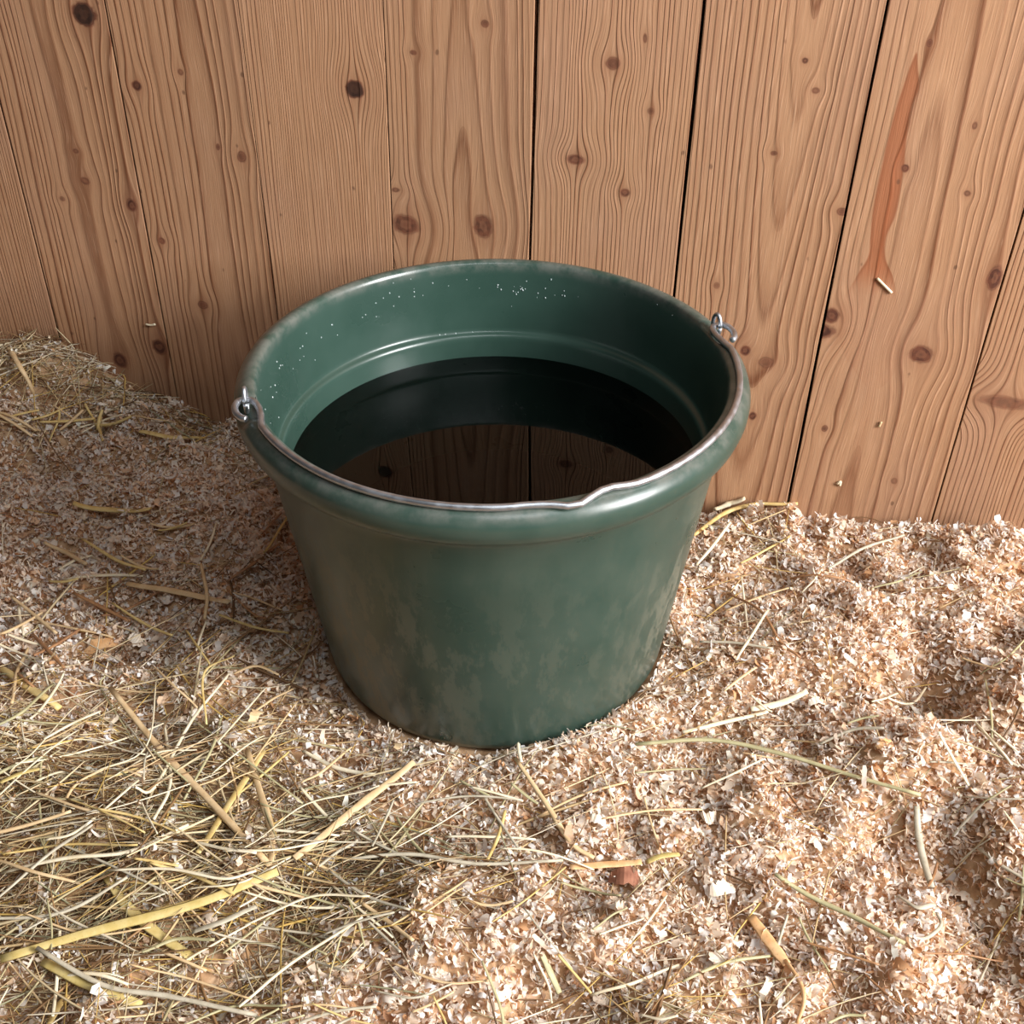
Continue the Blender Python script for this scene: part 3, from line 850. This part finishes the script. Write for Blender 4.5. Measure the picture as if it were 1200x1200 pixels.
ST = [
 ('straw_stalk', [(485,893),(420,945),(345,1006)], 9, 'tan', 'flat pale tan straw slanting up toward the front of the bucket', 'straw', .3, .009),
 ('straw_leaf', [(326,1024),(260,1045),(205,1068),(110,1092),(0,1122)], 11, 'yellow', 'long bright yellow straw leaf lying across the hay at lower left', 'straw', .2, .013),
 ('straw_leaf', [(126,1030),(150,1062),(185,1095),(226,1122)], 13, 'yellow', 'wide dull yellow blade crossing under the long yellow straw leaf', 'straw', .18, .006),
 ('straw_leaf', [(309,880),(270,940),(232,1000)], 8, 'golden', 'golden folded straw blade standing steeply left of the bucket base', 'straw', .35, .011),
 ('straw_stalk', [(132,815),(190,880),(250,950),(316,1014)], 9, 'tan', 'thick tan straw running diagonally through the hay at left', 'straw', .6, .008),
 ('hay_stem', [(268,785),(225,850),(180,918),(160,927)], 4, 'pale', 'thin pale hay stem with a hooked lower end left of the bucket', 'hay stem', .8, .011),
 ('hay_stem', [(0,1018),(80,1012),(150,992),(222,972)], 5, 'pale', 'long whitish stem rising from the left edge in the hay', 'hay stem', .7, .014),
 ('hay_stem', [(128,1020),(200,1018),(262,1030),(300,1020)], 4, 'pale', 'pale wavy stem just above the yellow leaf tip', 'hay stem', .7, .013),
 ('hay_stem', [(45,1115),(120,1150),(200,1172),(300,1186)], 6, 'grey', 'long grey stem near the lower left corner', 'hay stem', .7, .012),
 ('straw_leaf', [(50,1128),(105,1155),(166,1180)], 12, 'yellow', 'short olive yellow blade near the lower left corner', 'straw', .2, .006),
 ('straw_leaf', [(58,1200),(68,1180),(80,1166)], 9, 'golden', 'short golden stub at the bottom edge on the left', 'straw', .3, .009),
 ('straw_stalk', [(0,782),(35,806),(70,830)], 10, 'golden', 'thick golden straw entering from the left edge beside the bedding', 'straw', .6, .007),
 ('straw_leaf', [(0,917),(25,906),(46,901)], 6, 'yellow', 'small yellow blade tip at the left edge', 'straw', .3, .011),
 ('straw_stalk', [(52,636),(78,648),(101,661)], 6, 'tan', 'short tan stick on the shaded shavings at left', 'straw', .7, .007),
 ('straw_stalk', [(0,392),(20,428),(42,468)], 6, 'tan', 'stout tan straw leaning in the dark corner against the wall', 'straw', .7, .010),
 ('hay_stem', [(0,414),(45,407),(90,402)], 3, 'pale', 'thin pale stem in the dark corner by the wall', 'hay stem', .8, .012),
 ('straw_leaf', [(163,505),(200,512),(242,513)], 7, 'golden', 'brownish gold blade in the shade between wall and bucket', 'straw', .3, .006),
 ('straw_leaf', [(88,597),(130,605),(178,604)], 8, 'golden', 'flat gold brown blade on the shaded mound of shavings', 'straw', .3, .006),
 ('hay_stem', [(75,679),(120,674),(168,675)], 4, 'pale', 'straight pale stem below the shaded mound at left', 'hay stem', .7, .007),
 ('straw_leaf', [(150,690),(200,698),(270,712)], 8, 'tan', 'wide brown tan blade half sunk in shavings left of the bucket', 'straw', .25, .004),
 ('hay_stem', [(813,626),(850,602),(890,588),(936,579)], 6, 'golden', 'long golden stem curving from the bucket toward the wall', 'hay stem', .7, .010),
 ('straw_stalk', [(838,597),(856,590),(873,582)], 7, 'pale', 'short pale straw stub between the bucket and the wall', 'straw', .6, .012),
 ('hay_stem', [(816,662),(835,640),(856,612)], 4, 'pale', 'thin pale stem beside the right flank of the bucket', 'hay stem', .8, .011),
 ('hay_stem', [(868,660),(900,643),(926,628)], 3, 'golden', 'slender gold stem on the shavings right of the bucket', 'hay stem', .8, .007),
 ('hay_stem', [(853,694),(890,722),(915,750),(936,776)], 3.5, 'brown', 'thin dark red brown twig curving over the right shavings', 'twig', .9, .007),
 ('hay_stem', [(820,752),(860,753),(906,760)], 4, 'grey', 'greyish stem poking out beside the lower right of the bucket', 'hay stem', .7, .009),
 ('straw_leaf', [(880,831),(915,824),(946,810)], 8, 'pale', 'broad whitish straw piece on the shavings right of the bucket foot', 'straw', .3, .008),
 ('hay_stem', [(800,858),(850,846),(900,834)], 5, 'pale', 'pale stem lying below the broad whitish straw piece', 'hay stem', .7, .007),
 ('hay_stem', [(960,872),(1000,855),(1036,853)], 4, 'grey', 'short grey stem in front of the hollow in the shavings', 'hay stem', .8, .008),
 ('hay_stem', [(745,870),(833,880),(920,892),(1000,908),(1074,947)], 6, 'olive', 'long olive stem bowed across the shavings at right', 'hay stem', .7, .008),
 ('hay_stem', [(1074,945),(1078,990),(1092,1040)], 8, 'grey', 'dark grey bent stem standing in the groove at right', 'hay stem', .5, .008),
 ('hay_stem', [(1052,1050),(1075,1063),(1096,1060)], 6, 'grey', 'short curled grey stem at the foot of the groove', 'hay stem', .5, .008),
 ('hay_stem', [(908,1025),(950,1050),(1000,1075),(1060,1105)], 6, 'olive', 'straight olive stem slanting down over the lower right shavings', 'hay stem', .8, .009),
 ('hay_stem', [(1064,1098),(1085,1098),(1102,1086),(1098,1068)], 4, 'grey', 'small hooked grey stem beside the end of the olive stem', 'hay stem', .8, .008),
 ('straw_leaf', [(880,1074),(905,1108),(922,1130)], 13, 'orange', 'wide orange tan leaf piece on the lower right shavings', 'leaf', .2, .009),
 ('hay_stem', [(920,1126),(938,1150),(942,1175),(934,1198)], 5, 'orange', 'curved orange stem below the wide orange leaf', 'hay stem', .6, .010),
 ('straw_stalk', [(604,886),(640,945),(670,985),(696,1008)], 7, 'tan', 'tan straw slanting down right from the front of the bucket', 'straw', .6, .009),
 ('straw_leaf', [(668,1016),(710,1013),(752,1010)], 10, 'orange', 'flat orange brown leaf strip over the small front hollow', 'leaf', .2, .009),
 ('straw_leaf', [(758,1010),(775,1003),(796,1001)], 8, 'yellow', 'short yellow leaf end beside the orange brown strip', 'leaf', .3, .009),
 ('hay_stem', [(400,1006),(480,1003),(560,1010),(660,1010)], 4.5, 'grey', 'long horizontal grey stem in front of the bucket', 'hay stem', .8, .010),
 ('hay_stem', [(465,958),(482,985),(500,1004)], 4, 'olive', 'short olive stem left of the front shavings mound', 'hay stem', .8, .009),
 ('straw_stalk', [(424,1058),(455,1080),(484,1102)], 5, 'tan', 'short straight tan straw at the front left of the mound', 'straw', .7, .009),
 ('hay_stem', [(592,950),(584,980),(571,1008)], 4.5, 'golden', 'upright looking golden stem before the bucket front', 'hay stem', .7, .008),
 ('straw_leaf', [(634,1116),(645,1140),(656,1164)], 8, 'olive', 'grey green pointed leaf on the front shavings mound', 'leaf', .25, .009),
 ('hay_stem', [(1136,840),(1160,865),(1186,896)], 4, 'pale', 'pale stem near the right edge beside the hollow', 'hay stem', .8, .008),
 ('hay_stem', [(1040,818),(1068,825),(1085,806)], 3, 'pale', 'thin white curved stem hanging into the hollow', 'hay stem', .9, .010),
 ('hay_stem', [(607,866),(608,880),(611,893)], 4.5, 'pale', 'tiny pale fibre standing against the bucket foot', 'straw', .6, .009),
 ('hay_stem', [(1146,994),(1170,1012),(1200,1030)], 4, 'grey', 'dark stem running off the right edge low down', 'hay stem', .8, .007),
 ('hay_stem', [(800,1150),(850,1128),(905,1120)], 4, 'olive', 'olive stem near the bottom beside the orange leaf', 'hay stem', .8, .008),
 ('hay_stem', [(280,1180),(340,1130),(425,1075)], 4, 'pale', 'long pale stem slanting up at the bottom left of centre', 'hay stem', .8, .013),
 ('hay_stem', [(225,1092),(260,1080),(300,1062)], 7, 'grey', 'short pale grey flat stem below the yellow leaf', 'hay stem', .4, .013),
 ('hay_stem', [(355,880),(395,900),(440,908)], 5, 'pale', 'pale bent stem by the left foot of the bucket', 'hay stem', .7, .006),
 ('straw_stalk', [(290,880),(305,930),(318,975),(318,1012)], 8, 'tan', 'broad pale straw beside the golden folded blade', 'straw', .3, .007),
 ('straw_leaf', [(385,1020),(430,1050),(480,1066)], 4, 'grey', 'thin grey blade crossing the end of the yellow leaf', 'hay stem', .5, .012),
]
for (nm, pix, w, mt, lab, cat, fl, lf) in ST:
    stalk(nm, pix, w, mt, lab, cat, fl, lf, node=(nm == 'straw_stalk'))

def chip(px, py, wl, ww, angle, mat, label, lift=0.007, curl=0.8, cat='wood shaving'):
    """a single larger shaving: a curved slip of wood with real thickness"""
    z = 0.01
    for _ in range(6):
        P = atz(px, py, z); z = .5*z+.5*(float(height(P[0], P[1]))+lift)
    P = atz(px, py, z); dist = float(np.linalg.norm(P-CAM))
    L_, W_ = wl/FPX*dist, ww/FPX*dist
    nL, verts, faces = 9, [], []
    th = 0.00016
    tw = random.uniform(-.8, .8); cup = random.choice((-1, 1)); curl = random.uniform(1.2, 2.6)
    for k in range(nL+1):
        s = k/nL-.5
        a = curl*s; Rr = L_/curl
        cx, cz = Rr*math.sin(a), -Rr*(1-math.cos(a))
        w = W_*(1-.45*(2*s)**4)*random.uniform(.62, 1.1)/2
        jy = W_*random.uniform(-.14, .14)
        for (yy, zz) in ((w, th), (-w, th), (-w, -th), (w, -th)):
            verts.append((cx+random.uniform(-.0006, .0006), yy+jy, cz+zz+yy*math.sin(tw*2*s)*.8+abs(yy)*.35*cup))
    for k in range(nL):
        for q_ in range(4):
            q2 = (q_+1) % 4
            faces.append((k*4+q_, k*4+q2, k*4+4+q2, k*4+4+q_))
    faces.append((3, 2, 1, 0)); faces.append(tuple(nL*4+q_ for q_ in range(4)))
    o = link('wood_shaving', pymesh('wood_shaving', verts, faces), SM[mat], smooth=False)
    o.location = P
    o.rotation_euler = (random.gauss(0, .35)+.2, random.gauss(0, .3), math.radians(angle))
    tag(o, label, cat)
CH = [(116,757,56,15,35,'orange','large pale orange slip of wood left of the bucket'),
      (1095,675,30,11,35,'white','white flat shaving on the mound near the right wall'),
      (833,957,22,15,20,'white','pale square flake on the shavings below the bucket right side'),
      (957,985,24,12,-50,'white','pale folded flake in the middle of the right shavings'),
      (1133,1047,40,20,-65,'white','large whitish shaving beside the groove at right'),
      (898,1157,30,10,60,'white','pointed white shaving at the foot of the orange leaf'),
      (730,1028,38,24,-10,'red','wide reddish brown flake in the small front hollow'),
      (848,1042,32,17,15,'white','broad whitish flake left of the olive stem'),
      (490,1040,22,14,70,'white','tall white shaving on the left shoulder of the front mound'),
      (783,920,26,12,40,'white','creamy curled shaving in front of the bucket right foot'),
      (160,750,24,12,-30,'white','white curled shaving right of the pale orange slip'),
      (205,842,30,14,10,'white','bright white shaving amid the hay left of the bucket'),
      (28,735,26,12,60,'white','white shaving cluster piece near the left edge'),
      (1040,870,26,12,10,'orange','tan curled shaving on the lump before the hollow'),
      (960,820,26,9,0,'white','slim white shaving next to the hollow'),
      (300,838,30,14,75,'tan','tan straw coloured flake beside the bucket left foot'),
      (840,1118,22,18,80,'white','greyish square flake near the bottom right of centre'),
      (590,1165,30,14,20,'white','cream shaving at the bottom of the front mound'),
      (470,870,24,11,50,'tan','tan flake just left of the bucket foot'),
      (700,960,26,10,-20,'white','narrow white shaving below the bucket front')]
for c_ in CH: chip(*c_)

# slivers stuck to the boards
def wall_sliver(pix, width_px, mat, label):
    pts = []
    for p in catmull([(a, b, 0) for a, b in pix], 4):
        u, z = atwall(p[0], p[1]); pts.append(wallpoint(u, z, 0.0022))
    c = np.mean(pts, 0); dist = float(np.linalg.norm(c-CAM))
    o = tube('wood_sliver', [p-c for p in pts], width_px/FPX*dist/2, SM[mat], None, 6, 0.6, up=tuple(-WN))
    o.location = c
    tag(o, label, 'wood sliver')
wall_sliver([(1028,325),(1036,333),(1045,342)], 3, 'pale', 'pale wood sliver stuck to the wall below the red streak')
wall_sliver([(172,379),(178,380),(183,379)], 2.5, 'pale', 'tiny pale fibre stuck to the left boards above the shaded corner')
wall_sliver([(981,566),(985,563),(984,568)], 3, 'pale', 'small curl of wood stuck low on the wall right of the bucket')
wall_sliver([(1030,499),(1033,493)], 2.5, 'tan', 'tiny tan fibre on the wall below the round dark knot')

# more loose stems, each its own thing
gr = random.Random(21)
def loose(n, box, lab, grp, mats, wr, lr):
    k = 0
    while k < n:
        px, py = gr.uniform(box[0], box[2]), gr.uniform(box[1], box[3])
        a = gr.gauss(-.3, .5) if gr.random() < .5 else gr.uniform(0, math.pi)
        L_ = gr.uniform(*lr); dx, dy = math.cos(a)*L_/2, math.sin(a)*L_/2*.75
        bend = gr.gauss(0, L_*.07)
        pix = [(px-dx, py-dy), (px-dy*.0+bend*math.sin(a), py+bend), (px+dx, py+dy)]
        P = [atz(x_, y_, .01) for x_, y_ in pix]
        if any(math.hypot(p[0], p[1]) < .17 or p@WN > WC-.01 for p in P): continue
        mt = gr.choice(mats)
        stalk('hay_stem', pix, gr.uniform(*wr), mt, lab.replace('COLOUR', mt), 'hay stem', gr.uniform(.4, .9), gr.uniform(.006, .014), group=grp)
        k += 1
loose(95, (-10, 800, 400, 1210), 'loose COLOUR stem in the tangled hay at the lower left', 'stems of the lower left hay tangle', ['pale', 'tan', 'golden', 'grey', 'olive', 'pale', 'tan'], (1.8, 4.2), (50, 190))
loose(30, (10, 610, 330, 800), 'loose COLOUR stem on the shavings left of the bucket', 'stems on the left shavings', ['pale', 'tan', 'golden', 'brown'], (2.5, 4.5), (30, 100))
loose(38, (400, 900, 790, 1200), 'loose thin COLOUR stem on the shavings in front of the bucket', 'stems on the front shavings', ['pale', 'tan', 'grey', 'olive', 'golden'], (2.2, 4.0), (35, 130))
loose(34, (800, 640, 1200, 1200), 'loose thin COLOUR stem on the shavings right of the bucket', 'stems on the right shavings', ['pale', 'tan', 'grey', 'olive', 'brown'], (2.0, 3.6), (30, 110))
loose(16, (5, 400, 260, 500), 'loose COLOUR stem in the shaded hay along the wall foot', 'stems along the wall foot', ['tan', 'pale', 'golden'], (2.2, 4.0), (30, 90))
